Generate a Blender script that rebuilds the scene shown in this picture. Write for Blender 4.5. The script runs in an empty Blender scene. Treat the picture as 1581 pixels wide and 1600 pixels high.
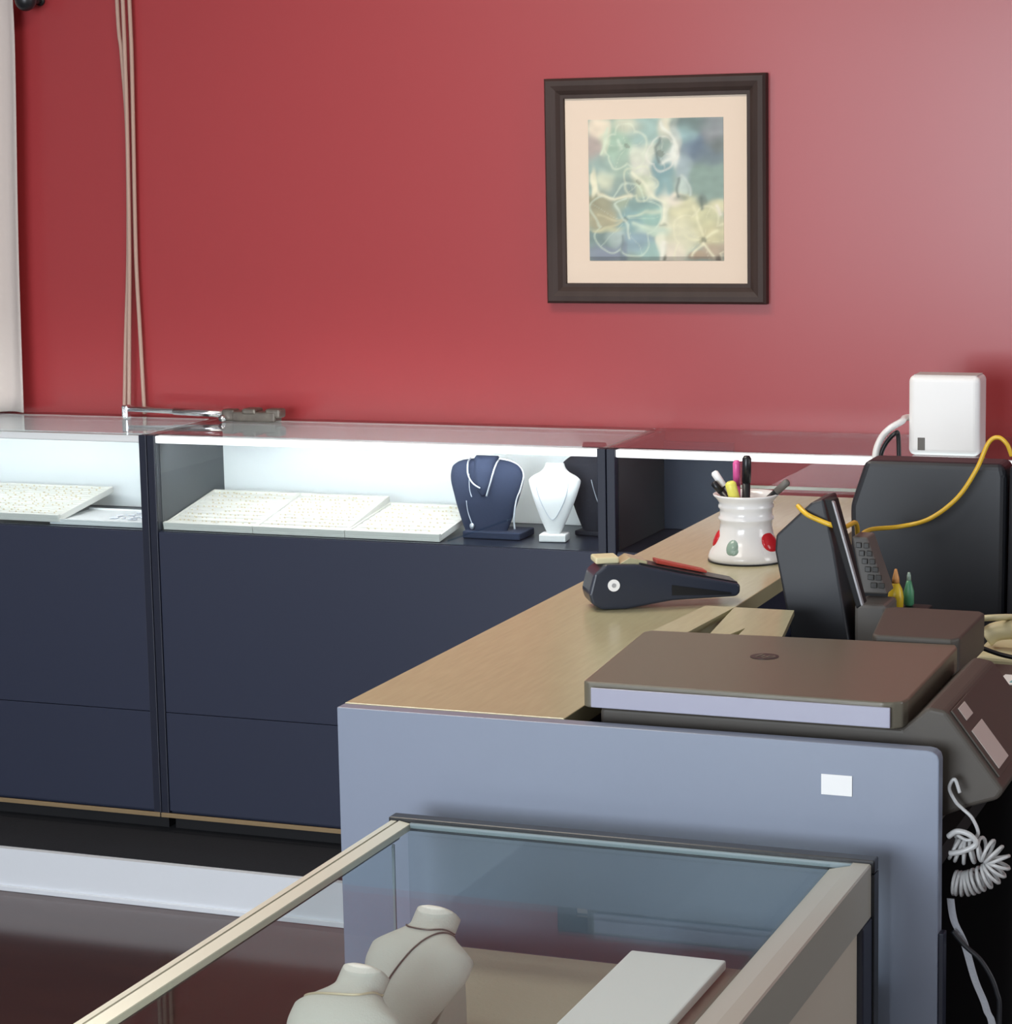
import bpy, bmesh, math, random
from mathutils import Vector, Matrix, noise
random.seed(7)
S = bpy.context.scene
COL = S.collection
R = math.radians

# ------------------------------------------------------------------ camera
YAW, PIT, ROL = R(-21.687), R(8.630), R(-1.101)
fw = Vector((math.sin(YAW)*math.cos(PIT), math.cos(YAW)*math.cos(PIT), -math.sin(PIT)))
r0 = Vector((math.cos(YAW), -math.sin(YAW), 0)); u0 = r0.cross(fw)
rr = r0*math.cos(ROL)+u0*math.sin(ROL); uu = -r0*math.sin(ROL)+u0*math.cos(ROL)
cam = bpy.data.cameras.new('camera'); co = bpy.data.objects.new('camera', cam); COL.objects.link(co)
M = Matrix((rr, uu, -fw)).transposed().to_4x4(); M.translation = (0, 0, 1.85)
co.matrix_world = M
cam.sensor_fit = 'HORIZONTAL'; cam.sensor_width = 36; cam.lens = 36*3800.6/1581
cam.clip_start = 0.05
S.camera = co

# ------------------------------------------------------------------ light
S.view_settings.view_transform = 'Standard'; S.view_settings.look = 'None'
S.view_settings.gamma = 1; S.view_settings.use_curve_mapping = False
S.view_settings.exposure = 0.0
w = bpy.data.worlds.new('sky'); S.world = w; w.use_nodes = True
w.node_tree.nodes['Background'].inputs[0].default_value = (.80, .90, 1, 1)
w.node_tree.nodes['Background'].inputs[1].default_value = 1.5

def area(name, loc, direction, sx, sy, power, col=(1, 1, 1)):
    l = bpy.data.lights.new(name, 'AREA'); l.shape = 'RECTANGLE'; l.size = sx; l.size_y = sy
    l.energy = power; l.color = col
    o = bpy.data.objects.new(name, l); COL.objects.link(o); o.location = loc
    o.rotation_euler = Vector(direction).to_track_quat('-Z', 'Y').to_euler()
    return o
# daylight through the shop window behind the camera, and two ceiling panels
area('window_daylight', (-3.80, -3.93, 1.75), (0, 1, -.05), 1.20, 2.2, 62, (.86, .93, 1))
area('window_daylight', (-1.72, -3.93, 1.75), (0, 1, -.05), 2.65, 2.2, 305, (.86, .93, 1))
area('ceiling_panel_light', (-1.9, 2.2, 2.95), (0, 0, -1), 1.2, .6, 18, (1, .96, .88))
area('side_fill', (3.1, 3.95, 1.7), (-1, 0, -.1), 1.3, 1.4, 34, (.95, .97, 1))  # added soft fill from the right; no window is known there
area('ceiling_panel_light', (-2.2, 4.2, 2.95), (0, 0, -1), 1.2, .6, 30, (1, .92, .80))

# ------------------------------------------------------------------ materials
def mat(name, col, rough=.5, metal=0, spec=.5, coat=0, emit=None, estr=0, bump=0, bscale=200, var=0, vscale=8, stretch=(1, 1, 1)):
    m = bpy.data.materials.new(name); m.use_nodes = True
    nt = m.node_tree; b = nt.nodes['Principled BSDF']
    b.inputs['Base Color'].default_value = (*col, 1); b.inputs['Roughness'].default_value = rough
    b.inputs['Metallic'].default_value = metal; b.inputs['Specular IOR Level'].default_value = spec
    b.inputs['Coat Weight'].default_value = coat
    if emit: b.inputs['Emission Color'].default_value = (*emit, 1); b.inputs['Emission Strength'].default_value = estr
    if var or bump:
        tc = nt.nodes.new('ShaderNodeTexCoord'); mp = nt.nodes.new('ShaderNodeMapping')
        mp.inputs['Scale'].default_value = stretch; nt.links.new(tc.outputs['Object'], mp.inputs[0])
    if var:
        n = nt.nodes.new('ShaderNodeTexNoise'); n.inputs['Scale'].default_value = vscale; n.inputs['Detail'].default_value = 5
        nt.links.new(mp.outputs[0], n.inputs['Vector'])
        mx = nt.nodes.new('ShaderNodeMix'); mx.data_type = 'RGBA'
        mx.inputs['A'].default_value = (*[c*(1-var) for c in col], 1); mx.inputs['B'].default_value = (*[min(1, c*(1+var)) for c in col], 1)
        nt.links.new(n.outputs['Fac'], mx.inputs['Factor']); nt.links.new(mx.outputs['Result'], b.inputs['Base Color'])
    if bump:
        n2 = nt.nodes.new('ShaderNodeTexNoise'); n2.inputs['Scale'].default_value = bscale
        nt.links.new(mp.outputs[0], n2.inputs['Vector'])
        bp = nt.nodes.new('ShaderNodeBump'); bp.inputs['Strength'].default_value = bump; bp.inputs['Distance'].default_value = .002
        nt.links.new(n2.outputs['Fac'], bp.inputs['Height']); nt.links.new(bp.outputs[0], b.inputs['Normal'])
    return m

def glass_mat(name, tint, ior=1.45, rough=.0, amt=1.0):
    m = bpy.data.materials.new(name); m.use_nodes = True; nt = m.node_tree
    nt.nodes.remove(nt.nodes['Principled BSDF']); out = nt.nodes['Material Output']
    tr = nt.nodes.new('ShaderNodeBsdfTransparent'); tr.inputs[0].default_value = (*tint, 1)
    gl = nt.nodes.new('ShaderNodeBsdfGlossy'); gl.inputs['Roughness'].default_value = rough
    # two-sided Schlick reflectance of a thin pane
    ge = nt.nodes.new('ShaderNodeNewGeometry'); dp = nt.nodes.new('ShaderNodeVectorMath'); dp.operation = 'DOT_PRODUCT'
    nt.links.new(ge.outputs['Normal'], dp.inputs[0]); nt.links.new(ge.outputs['Incoming'], dp.inputs[1])
    def mth(op, a, b=None):
        n = nt.nodes.new('ShaderNodeMath'); n.operation = op
        for i, q in enumerate((a, b)):
            if q is None: continue
            if isinstance(q, (int, float)): n.inputs[i].default_value = q
            else: nt.links.new(q, n.inputs[i])
        return n.outputs[0]
    f0 = ((ior-1)/(ior+1))**2
    fr = mth('MULTIPLY', amt, mth('ADD', mth('MULTIPLY', mth('POWER', mth('SUBTRACT', 1.0, mth('ABSOLUTE', dp.outputs['Value'])), 5.0), 1-f0), f0))
    mx = nt.nodes.new('ShaderNodeMixShader')
    nt.links.new(fr, mx.inputs[0]); nt.links.new(tr.outputs[0], mx.inputs[1]); nt.links.new(gl.outputs[0], mx.inputs[2])
    nt.links.new(mx.outputs[0], out.inputs[0])
    return m

WALL = mat('red_satin_paint', (.37, .034, .040), .45, spec=.5, coat=.30, bump=.05, bscale=60)
WALL.node_tree.nodes['Principled BSDF'].inputs['Coat Roughness'].default_value = .20
PLAIN = mat('pale_paint', (.42, .40, .38), .8)
CEIL = mat('ceiling_white', (.75, .75, .73), .9)
FLOOR = mat('dark_cherry_floor', (.060, .025, .018), .14, spec=.45, var=.35, vscale=3, stretch=(1, 9, 1))
CARPET = mat('black_matting', (.012, .013, .018), .9, bump=.3)
RISER = mat('white_riser_board', (.80, .84, .90), .5, bump=.3, bscale=30)
NAVY = mat('navy_laminate', (.030, .037, .068), .38)
NAVYD = mat('navy_frame_metal', (.018, .022, .04), .35)
SLATE = mat('slate_blue_laminate', (.225, .26, .345), .36, spec=.6)
BLACKM = mat('black_plastic', (.012, .013, .016), .35)
BLACKS = mat('black_satin_plastic', (.018, .020, .026), .45)
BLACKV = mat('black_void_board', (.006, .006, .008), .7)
WHITEP = mat('white_panel', (.86, .89, .91), .5)
STRIP = mat('lit_light_strip', (.9, .9, .9), .4, emit=(.95, .98, 1), estr=1.0)
GREYP = mat('grey_side_panel', (.075, .085, .095), .5)
GOLD = mat('brass_trim', (.42, .30, .17), .35, metal=.4)
GLASS = glass_mat('clear_case_glass', (.93, .96, .96))
GLASST = glass_mat('top_case_glass', (.93, .96, .96), 1.6)
GLASSN = glass_mat('coated_case_glass', (.92, .95, .95), 1.45, amt=.42)
GLASSE = mat('glass_edge', (.26, .32, .35), .3)
TAN = mat('beige_woodgrain_laminate', (.47, .435, .27), .24, spec=.6, var=.12, vscale=14, stretch=(9, 1, 1))
ALU = mat('brushed_champagne_metal', (.46, .455, .40), .38, metal=.2)
ALU2 = mat('pale_champagne_edge', (.72, .71, .60), .35, metal=.1)
CREAM = mat('cream_laminate', (.62, .57, .48), .45)
DECK = mat('beige_fabric_deck', (.40, .36, .28), .8, bump=.3)
FRAME = mat('dark_brown_wood', (.048, .030, .026), .55, spec=.3, var=.3, vscale=20, stretch=(1, 1, .2))
MATB = mat('cream_mat_board', (.83, .68, .55), .8)
PRN = mat('brown_grey_plastic', (.080, .070, .060), .5, spec=.35)
PRNT = mat('taupe_gloss_lid', (.135, .121, .09), .34, spec=.6)
PRNF = mat('silver_lavender_edge', (.36, .36, .46), .3)
SCREEN = mat('grey_screen', (.62, .56, .52), .4)
CERAM = mat('white_ceramic', (.88, .87, .87), .15, spec=.6)
REDG = mat('red_glaze', (.60, .02, .03), .15)
GREENG = mat('sage_green_glaze', (.30, .42, .36), .2)
WHITE = mat('white_plastic', (.95, .95, .95), .35)
PAPER = mat('white_paper', (.90, .90, .90), .7)
CREAMP = mat('cream_plastic', (.72, .66, .42), .45)
YEL = mat('yellow_cable_plastic', (.80, .50, .04), .35)
PINK = mat('pink_plastic', (.80, .12, .38), .35)
LEMON = mat('lemon_plastic', (.85, .80, .15), .4)
ORANGE = mat('orange_plastic', (.80, .38, .12), .4)
GREEN = mat('green_plastic', (.08, .30, .16), .4)
TEAL = mat('teal_print', (.20, .50, .55), .5)
CHROME = mat('chrome', (.75, .75, .77), .2, metal=1)
GUN = mat('weathered_grey_metal', (.16, .14, .12), .45, metal=.5, var=.5, vscale=60)
SILVER = mat('silver_chain', (.65, .68, .76), .3, metal=.6)
GREYCH = mat('grey_chain', (.16, .15, .14), .35, metal=.6)
VELN = mat('navy_velvet', (.022, .032, .070), .85, bump=.3)
VELB = mat('black_velvet', (.014, .014, .024), .85, bump=.3)
VELW = mat('white_leatherette', (.86, .86, .87), .55)
VELG = mat('ivory_grey_velvet', (.60, .59, .54), .75, bump=.25, bscale=400)
TRAYW = mat('white_tray_foam', (.84, .84, .80), .7, bump=.2)
JEWEL = mat('gold_jewellery', (.66, .58, .42), .4, metal=.3)
CURT = mat('off_white_curtain', (.62, .55, .52), .85, bump=.4, bscale=60)
CORD = mat('tan_cord', (.50, .34, .28), .7)
ORCARD = mat('red_card_strip', (.45, .06, .04), .4)
KEYG = mat('grey_keys', (.14, .13, .12), .5)
BROWN = mat('brown_tray_rim', (.16, .11, .08), .5)
COIL = mat('silver_grey_coil', (.55, .55, .55), .35, spec=.7)
REFLBAR = glass_mat('pale_blue_reflection', (.80, .90, .96), 1.6)
PENBLK = BLACKM

# ------------------------------------------------------------------ mesh helpers
def link(name, bm, m, parent=None, smooth=False, loc=None):
    bmesh.ops.recalc_face_normals(bm, faces=bm.faces)
    me = bpy.data.meshes.new(name); bm.to_mesh(me); bm.free()
    if smooth:
        for p in me.polygons: p.use_smooth = True
    me.materials.append(m)
    o = bpy.data.objects.new(name, me); COL.objects.link(o)
    if parent: o.parent = parent
    if loc: o.location = loc
    return o
def tag(o, label, cat, group=None, kind=None):
    o['label'] = label; o['category'] = cat
    if group: o['group'] = group
    if kind: o['kind'] = kind
    return o
def thing(name, label, cat, loc=(0, 0, 0), rz=0, group=None):
    o = bpy.data.objects.new(name, None); COL.objects.link(o); o.location = loc; o.rotation_euler = (0, 0, rz)
    o.empty_display_size = .05
    return tag(o, label, cat, group)
def struct(name, bm, m, smooth=False, parent=None):
    o = link(name, bm, m, parent, smooth)
    if not parent: o['kind'] = 'structure'
    return o
def B(bm, x0, x1, y0, y1, z0, z1, bev=0, seg=2):
    n = bmesh.new()
    bmesh.ops.create_cube(n, size=1)
    for v in n.verts:
        v.co = Vector((x0+(v.co.x+.5)*(x1-x0), y0+(v.co.y+.5)*(y1-y0), z0+(v.co.z+.5)*(z1-z0)))
    if bev: bmesh.ops.bevel(n, geom=n.edges[:], offset=bev, segments=seg, profile=.5, affect='EDGES')
    me = bpy.data.meshes.new('t'); n.to_mesh(me); n.free(); bm.from_mesh(me); bpy.data.meshes.remove(me)
    return bm
def box(x0, x1, y0, y1, z0, z1, bev=0, seg=2): return B(bmesh.new(), x0, x1, y0, y1, z0, z1, bev, seg)
def prism(pts, axis, a, b, bev=0, seg=2):
    """pts: 2D polygon; axis 'y': (x,z) extruded y a..b; 'z': (x,y) extruded in z; 'x': (y,z)."""
    bm = bmesh.new()
    def P(p, t): return {'y': (p[0], t, p[1]), 'z': (p[0], p[1], t), 'x': (t, p[0], p[1])}[axis]
    v = [bm.verts.new(P(p, a)) for p in pts]; w_ = [bm.verts.new(P(p, b)) for p in pts]
    bm.faces.new(v); bm.faces.new(w_[::-1]); n = len(pts)
    for i in range(n): bm.faces.new((v[i], w_[i], w_[(i+1) % n], v[(i+1) % n]))
    bmesh.ops.recalc_face_normals(bm, faces=bm.faces)
    if bev: bmesh.ops.bevel(bm, geom=bm.edges[:], offset=bev, segments=seg, profile=.5, affect='EDGES')
    return bm
def catmull(pts, n=8, closed=False):
    P = [Vector(p) for p in pts]; out = []; L = len(P)
    rng = range(L if closed else L-1)
    for i in rng:
        p0 = P[(i-1) % L] if closed or i > 0 else P[0]; p1 = P[i]; p2 = P[(i+1) % L]
        p3 = P[(i+2) % L] if closed or i+2 < L else P[-1]
        for k in range(n):
            t = k/n
            out.append(.5*((2*p1)+(-p0+p2)*t+(2*p0-5*p1+4*p2-p3)*t*t+(-p0+3*p1-3*p2+p3)*t**3))
    if not closed: out.append(P[-1])
    return out
def tube(pts, r, bm=None, sides=8, closed=False, flat=None):
    bm = bm or bmesh.new(); P = [Vector(p) for p in pts]; rings = []; n = len(P)
    ref = None
    for i, p in enumerate(P):
        a = P[(i-1) % n] if closed or i > 0 else P[0]; b = P[(i+1) % n] if closed or i < n-1 else P[-1]
        t = (b-a).normalized() if (b-a).length > 1e-9 else Vector((0, 0, 1))
        if ref is None: ref = t.orthogonal().normalized()
        ref = (ref-t*ref.dot(t)); ref = ref.normalized() if ref.length > 1e-6 else t.orthogonal().normalized()
        bn = t.cross(ref); rad = r[i] if isinstance(r, (list, tuple)) else r
        rings.append([bm.verts.new(p+(ref*math.cos(2*math.pi*k/sides)+bn*math.sin(2*math.pi*k/sides)*(flat or 1))*rad) for k in range(sides)])
    m = n if closed else n-1
    for i in range(m):
        A, C = rings[i], rings[(i+1) % n]
        for k in range(sides): bm.faces.new((A[k], A[(k+1) % sides], C[(k+1) % sides], C[k]))
    if not closed: bm.faces.new(rings[0][::-1]); bm.faces.new(rings[-1])
    return bm
def lathe(prof, n=40, c=(0, 0, 0), bm=None):
    bm = bm or bmesh.new(); rings = []
    for r, z in prof: rings.append([bm.verts.new((c[0]+r*math.cos(2*math.pi*k/n), c[1]+r*math.sin(2*math.pi*k/n), c[2]+z)) for k in range(n)])
    for i in range(len(rings)-1):
        for k in range(n): bm.faces.new((rings[i][k], rings[i][(k+1) % n], rings[i+1][(k+1) % n], rings[i+1][k]))
    bm.faces.new(rings[0][::-1]); bm.faces.new(rings[-1])
    return bm
def ball(c, rx, ry=None, rz=None, bm=None, u=16, v=10):
    bm = bm or bmesh.new(); n = bmesh.new(); bmesh.ops.create_uvsphere(n, u_segments=u, v_segments=v, radius=1)
    for q in n.verts: q.co = Vector((c[0]+q.co.x*rx, c[1]+q.co.y*(ry or rx), c[2]+q.co.z*(rz or rx)))
    me = bpy.data.meshes.new('t'); n.to_mesh(me); n.free(); bm.from_mesh(me); bpy.data.meshes.remove(me)
    return bm
def textmesh(name, s, size, m, matrix, parent):
    cu = bpy.data.curves.new(name, 'FONT'); cu.body = s; cu.size = size; cu.align_x = 'CENTER'; cu.align_y = 'CENTER'; cu.extrude = .0002
    cu.shear = .3
    o = bpy.data.objects.new(name, cu); COL.objects.link(o)
    dg = bpy.context.evaluated_depsgraph_get(); me = bpy.data.meshes.new_from_object(o.evaluated_get(dg))
    bpy.data.objects.remove(o); me.materials.clear(); me.materials.append(m); me.transform(matrix)
    q = bpy.data.objects.new(name, me); COL.objects.link(q); q.parent = parent
    return q

# ------------------------------------------------------------------ room shell
XL, XR, YB, YF, ZC = -7.0, 3.2, 5.70, -4.0, 3.0
struct('floor', box(XL, XR, YF, YB, -.1, 0), FLOOR)
struct('ceiling', box(XL, XR, YF, YB, ZC, ZC+.1), CEIL)
struct('wall_back', box(XL, XR, YB, YB+.1, 0, ZC), WALL)
struct('wall_left', box(XL-.1, XL, YF, YB, 0, ZC), PLAIN)
struct('wall_right', box(XR, XR+.1, YF, YB, 0, ZC), PLAIN)
bm = box(XL, -4.45, YF-.1, YF, 0, ZC); B(bm, -.38, XR, YF-.1, YF, 0, ZC); B(bm, -4.45, -.38, YF-.1, YF, 0, .6); B(bm, -4.45, -.38, YF-.1, YF, 2.9, ZC)
struct('wall_front', bm, PLAIN)
bm = bmesh.new()
for x in (-4.45, -3.16, -.44): B(bm, x, x+.06, YF-.08, YF-.02, .6, 2.9)
B(bm, -4.45, -.38, YF-.08, YF-.02, .6, .66); B(bm, -4.45, -.38, YF-.08, YF-.02, 2.84, 2.9)
struct('window_1', bm, ALU)
bm = bmesh.new()
for y in (3.25, 3.92, 4.59): B(bm, XR-.035, XR-.001, y, y+.06, .95, 2.45)
B(bm, XR-.035, XR-.001, 3.25, 4.65, .95, 1.01); B(bm, XR-.035, XR-.001, 3.25, 4.65, 2.39, 2.45)
struct('side_fill_frame', bm, ALU)  # frame added around the unseen side fill light
# platform the wall cases stand on
pl = thing('raised_platform', 'black-topped low platform with white riser under the wall display cases', 'platform')
link('platform_top', box(XL+.02, -1.515, 5.081, 5.69, .0, .112), CARPET, pl)
rz_ = link('riser_board', box(XL+.02, -1.515, 5.062, 5.0808, .0, .110), RISER, pl)
link('base_strip', box(XL+.02, -1.515, 5.055, 5.0618, .0, .014, .002), RISER, pl)

# ------------------------------------------------------------------ wall display cases
CW = 1.22; X1 = -3.0764; CY0, CY1 = 5.306, 5.690; ZB, ZT, ZD = .160, 1.146, .898
def post(x, name='corner_post'):
    return box(x-.0105, x+.0105, CY0-.004, CY0+.022, ZB-.001, ZT-.004, .0015)
def wall_case(x0, label, kind):
    x1 = x0+CW; t = thing('display_case', label, 'display case', ((x0+x1)/2, (CY0+CY1)/2, .112), 0, 'navy display cases along the red wall')
    ox, oy = (x0+x1)/2, (CY0+CY1)/2
    def L(n, bm, m, p=None, sm=False):
        bmesh.ops.translate(bm, verts=bm.verts, vec=(-ox, -oy, -.112)); return link(n, bm, m, p or t, sm)
    L('cabinet_body', box(x0+.004, x1-.004, CY0+.012, CY1, ZB, ZD-.012), NAVY)
    L('front_panel', box(x0+.023, x1-.023, CY0, CY0+.0115, .431, ZD-.002, .001), NAVY)
    L('lower_panel', box(x0+.023, x1-.023, CY0, CY0+.0115, ZB+.012, .4295, .001), NAVY)
    L('brass_trim', box(x0+.002, x1-.002, CY0-.010, CY0-.0045, ZB-.004, ZB+.0075, .001), GOLD)
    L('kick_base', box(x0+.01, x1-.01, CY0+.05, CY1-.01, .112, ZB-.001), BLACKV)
    L('display_floor', box(x0+.022, x1-.022, CY0+.008, CY1-.004, ZD-.0115, ZD), NAVYD)
    if kind == 'open':
        L('sliding_panel', box(x0+.023, x0+.20, CY1-.02, CY1-.008, ZD+.001, ZT-.03), NAVY)
        L('back_rail', box(x0+.205, x1-.023, CY1-.03, CY1-.021, 1.008, 1.015), CREAM)
    else:
        L('back_panel', box(x0+.023, x1-.023, CY1-.028, CY1-.016, ZD+.001, ZT-.004), WHITEP)
    sl = GREYP if kind != 'white1' else WHITEP
    L('side_panel', box(x0+.004, x0+.0225, CY0+.023, CY1-.006, ZD+.001, ZT-.006), sl)
    L('side_panel', box(x1-.0225, x1-.004, CY0+.023, CY1-.006, ZD+.001, ZT-.006), WHITEP if kind != 'open' else NAVY)
    for xx in (x0+.0115, x1-.0115): L('corner_post', post(xx), NAVYD)
    L('front_glass', box(x0+.023, x1-.023, CY0+.004, CY0+.008, ZD+.001, ZT-.0245), GLASS)
    L('light_strip', box(x0+.023, x1-.023, CY0+.001, CY0+.026, ZT-.024, ZT-.006, .002), STRIP if kind != 'white1' else WHITEP)
    L('top_glass', box(x0+.003, x1-.003, CY0-.003, CY1, ZT-.0055, ZT), GLASST)
    l = bpy.data.lights.new('strip_light', 'AREA'); l.shape = 'RECTANGLE'; l.size = 1.1; l.size_y = .02
    l.energy = {'white1': 1.6, 'white': 2.0, 'open': .2}[kind]; l.color = (.95, .98, 1)
    lo = bpy.data.objects.new('strip_light', l); COL.objects.link(lo); lo.parent = t
    lo.location = (0, CY0+.036-oy, ZT-.03-.112); lo.rotation_euler = Vector((0, .8, -.7)).to_track_quat('-Z', 'Y').to_euler()
    return t
wall_case(X1-CW, 'navy wall display case at the far left, holding the slotted white tray', 'white1')
wall_case(X1, 'middle navy wall display case with three jewellery trays and necklace busts inside', 'white')
wall_case(X1+CW, 'navy wall display case with dark interior behind the pen cup and white router', 'open')
# case further right is outside the frame

# ------------------------------------------------------------------ picture
px0, px1, pz0, pz1 = -2.136, -1.574, 1.4535, 2.003
t = thing('framed_picture', 'square dark wood framed floral print with cream mat hanging on the red wall', 'picture', (-1.855, 5.70, 1.728), 0)
yb = 5.6995
fr = bmesh.new()
prof = [(0, 0), (0, .022), (.006, .030), (.018, .030), (.030, .026), (.040, .018), (.048, .018), (.050, .006), (.050, 0)]
cs = [(px0, pz0, 1, 1), (px1, pz0, -1, 1), (px1, pz1, -1, -1), (px0, pz1, 1, -1)]
rg = [[fr.verts.new((cx+sx*a+1.855, yb-b-5.70, cz+sz*a-1.728)) for a, b in prof] for cx, cz, sx, sz in cs]
for i in range(4):
    A, C = rg[i], rg[(i+1) % 4]
    for k in range(len(prof)-1): fr.faces.new((A[k], A[k+1], C[k+1], C[k]))
link('frame', fr, FRAME, t)
link('mat_board', box(px0+.046+1.855, px1-.046+1.855, -.010, -.0007, pz0+.046-1.728, pz1-.046-1.728), MATB, t)
# printed flowers: colours of the print itself, per vertex
N = 120; ax0, ax1, az0, az1 = -2.0265, -1.6825, 1.558, 1.9015
def hexc(h): 
    c = [int(h[i:i+2], 16)/255 for i in (0, 2, 4)]; return Vector([(x/12.92 if x <= .04045 else ((x+.055)/1.055)**2.4) for x in c])
blobs = [(.08,.07,.06,.06,'f0e0c8'),(.3,.05,.09,.05,'d8d8c0'),(.45,.08,.12,.1,'a4c0b8'),(.57,.07,.05,.08,'efe6cc'),(.8,.05,.15,.05,'6c7f7c'),(.72,.12,.08,.06,'9fc0c0'),(.92,.08,.08,.08,'96989c'),
 (.05,.2,.06,.09,'b8a8a0'),(.22,.18,.08,.12,'a8c4ae'),(.12,.17,.03,.1,'d9e0c4'),(.42,.24,.1,.06,'dfe4d0'),(.56,.2,.04,.1,'8fa49a'),(.62,.27,.05,.06,'eef0e6'),(.66,.15,.03,.1,'d0d0c4'),(.8,.2,.1,.08,'66788c'),(.93,.18,.07,.06,'6e7674'),(.88,.28,.1,.06,'6b7884'),
 (.1,.32,.08,.08,'9cb4ac'),(.22,.36,.08,.12,'a9bfae'),(.4,.33,.07,.08,'dcdccc'),(.54,.36,.07,.09,'7fa0a4'),(.72,.33,.05,.1,'a8b8bc'),(.88,.42,.13,.14,'8aa196'),(.04,.45,.02,.08,'eeeacb'),(.13,.42,.05,.06,'dfe2c6'),(.24,.47,.1,.06,'8c9e9a'),(.4,.46,.06,.08,'c4ccae'),(.56,.47,.06,.07,'8fb0b0'),(.7,.46,.03,.06,'c6d4ca'),(.47,.5,.04,.08,'e8ead0'),
 (.07,.6,.08,.06,'a09c80'),(.1,.7,.1,.06,'b0a888'),(.25,.6,.04,.06,'a4b098'),(.3,.72,.08,.08,'8fb0b0'),(.43,.6,.1,.05,'84a09c'),(.47,.68,.1,.05,'9cc0b4'),(.47,.78,.1,.03,'c2d6c2'),(.13,.78,.1,.02,'c8c8a4'),(.08,.85,.1,.07,'7c908c'),(.2,.84,.06,.05,'b6c6c0'),(.12,.94,.12,.05,'8890a0'),(.37,.86,.1,.06,'92aab4'),(.46,.92,.08,.05,'a0c0b8'),(.26,.93,.03,.07,'7c8894'),
 (.57,.62,.03,.12,'f0ecd4'),(.63,.57,.06,.04,'f0e6d4'),(.72,.66,.1,.1,'ddd8b0'),(.68,.8,.1,.12,'e0dcbc'),(.63,.93,.07,.07,'e8dcc8'),(.85,.7,.1,.08,'cfcda4'),(.95,.62,.05,.04,'ded8b0'),(.9,.8,.1,.08,'d4cca2'),(.84,.86,.03,.03,'a8a480'),(.93,.92,.07,.05,'b8a48c'),(.82,.97,.06,.02,'b09a80'),(.97,.98,.02,.02,'6a5c4c'),(.56,.98,.02,.02,'6f705c'),(.56,.74,.02,.015,'808c74'),(.68,.56,.05,.02,'6c7c70'),(.84,.58,.03,.04,'6e7c74'),(.54,.88,.02,.1,'eeeed6')]
bl = [(a, b, c, d, hexc(h)) for a, b, c, d, h in blobs]
bm = bmesh.new(); gv = [[bm.verts.new((ax0+(ax1-ax0)*i/N+1.855, -.0113, az0+(az1-az0)*j/N-1.728)) for i in range(N+1)] for j in range(N+1)]
for j in range(N):
    for i in range(N): bm.faces.new((gv[j][i], gv[j][i+1], gv[j+1][i+1], gv[j+1][i]))
ret = bmesh.ops.extrude_face_region(bm, geom=bm.faces[:])
for v in [g for g in ret['geom'] if isinstance(g, bmesh.types.BMVert)]: v.co.y += .0012
def flower(u, v, cu, cv, rad, n, ph):
    du, dv = u-cu, v-cv; r_ = math.hypot(du, dv); a = math.atan2(dv, du)
    R_ = rad*(.72+.28*abs(math.cos(n*a/2+ph)))
    e = max(0, 1-abs(r_-R_)/.014); vein = max(0, 1-abs(math.sin(n*a/2+ph))*r_/.010) if .03 < r_ < R_ else 0
    return max(e, .6*vein), (1 if r_ < .022 else 0)
def sd_(x, y, p, q):
    dx, dy = q[0]-p[0], q[1]-p[1]; t_ = max(0, min(1, ((x-p[0])*dx+(y-p[1])*dy)/(dx*dx+dy*dy))); return math.hypot(x-p[0]-t_*dx, y-p[1]-t_*dy)
strokes = [('f0ecd0', .014, [(.02, .40), (.04, .48), (.09, .53), (.2, .56), (.31, .55)]), ('eeeed4', .016, [(.33, .38), (.43, .47), (.50, .55), (.56, .61), (.565, .70), (.55, .73)]),
 ('d0dcc4', .010, [(.30, .70), (.42, .66), (.53, .66)]), ('cfe0cc', .013, [(.32, .75), (.42, .77), (.55, .78)]), ('d4e0d0', .010, [(.27, .73), (.31, .85)]), ('d4e0d0', .009, [(.26, .72), (.2, .60), (.27, .57)]), ('ccc8a4', .012, [(.04, .79), (.14, .76), (.24, .72)]), ('c8c4a0', .009, [(.06, .68), (.15, .69), (.24, .71)]),
 ('eef0e4', .016, [(.55, .04), (.61, .12), (.65, .22), (.62, .28), (.56, .31)]), ('6e7c78', .012, [(.53, .14), (.51, .22), (.54, .30)]), ('d8e4cc', .012, [(.13, .06), (.12, .15), (.10, .25)]), ('cfe0cc', .012, [(.22, .15), (.24, .22)]),
 ('c8d4cc', .010, [(.69, .40), (.74, .46), (.75, .53)]), ('6a7872', .010, [(.67, .42), (.67, .55)]), ('68766c', .012, [(.83, .57), (.84, .64)]), ('ece8c8', .012, [(.84, .90), (.78, .97)]), ('ece8c8', .012, [(.84, .89), (.93, .96)]), ('e8e4c0', .012, [(.83, .82), (.80, .70), (.79, .62)]), ('e8e4c0', .010, [(.86, .84), (.97, .78)]), ('e8e4c0', .010, [(.80, .86), (.72, .83)]), ('f2efe0', .016, [(.56, .86), (.54, .95), (.53, .99)]), ('7c8c8c', .010, [(.25, .84), (.25, .97)]), ('f0e8d8', .014, [(.94, .62), (.98, .68)])]
ART = mat('floral_print', (.5, .5, .5), .5); nt = ART.node_tree
vc = nt.nodes.new('ShaderNodeVertexColor'); vc.layer_name = 'print'; nt.links.new(vc.outputs[0], nt.nodes['Principled BSDF'].inputs['Base Color'])
ao = link('art_print', bm, ART, t)
ca = ao.data.color_attributes.new('print', 'FLOAT_COLOR', 'POINT')
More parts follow.
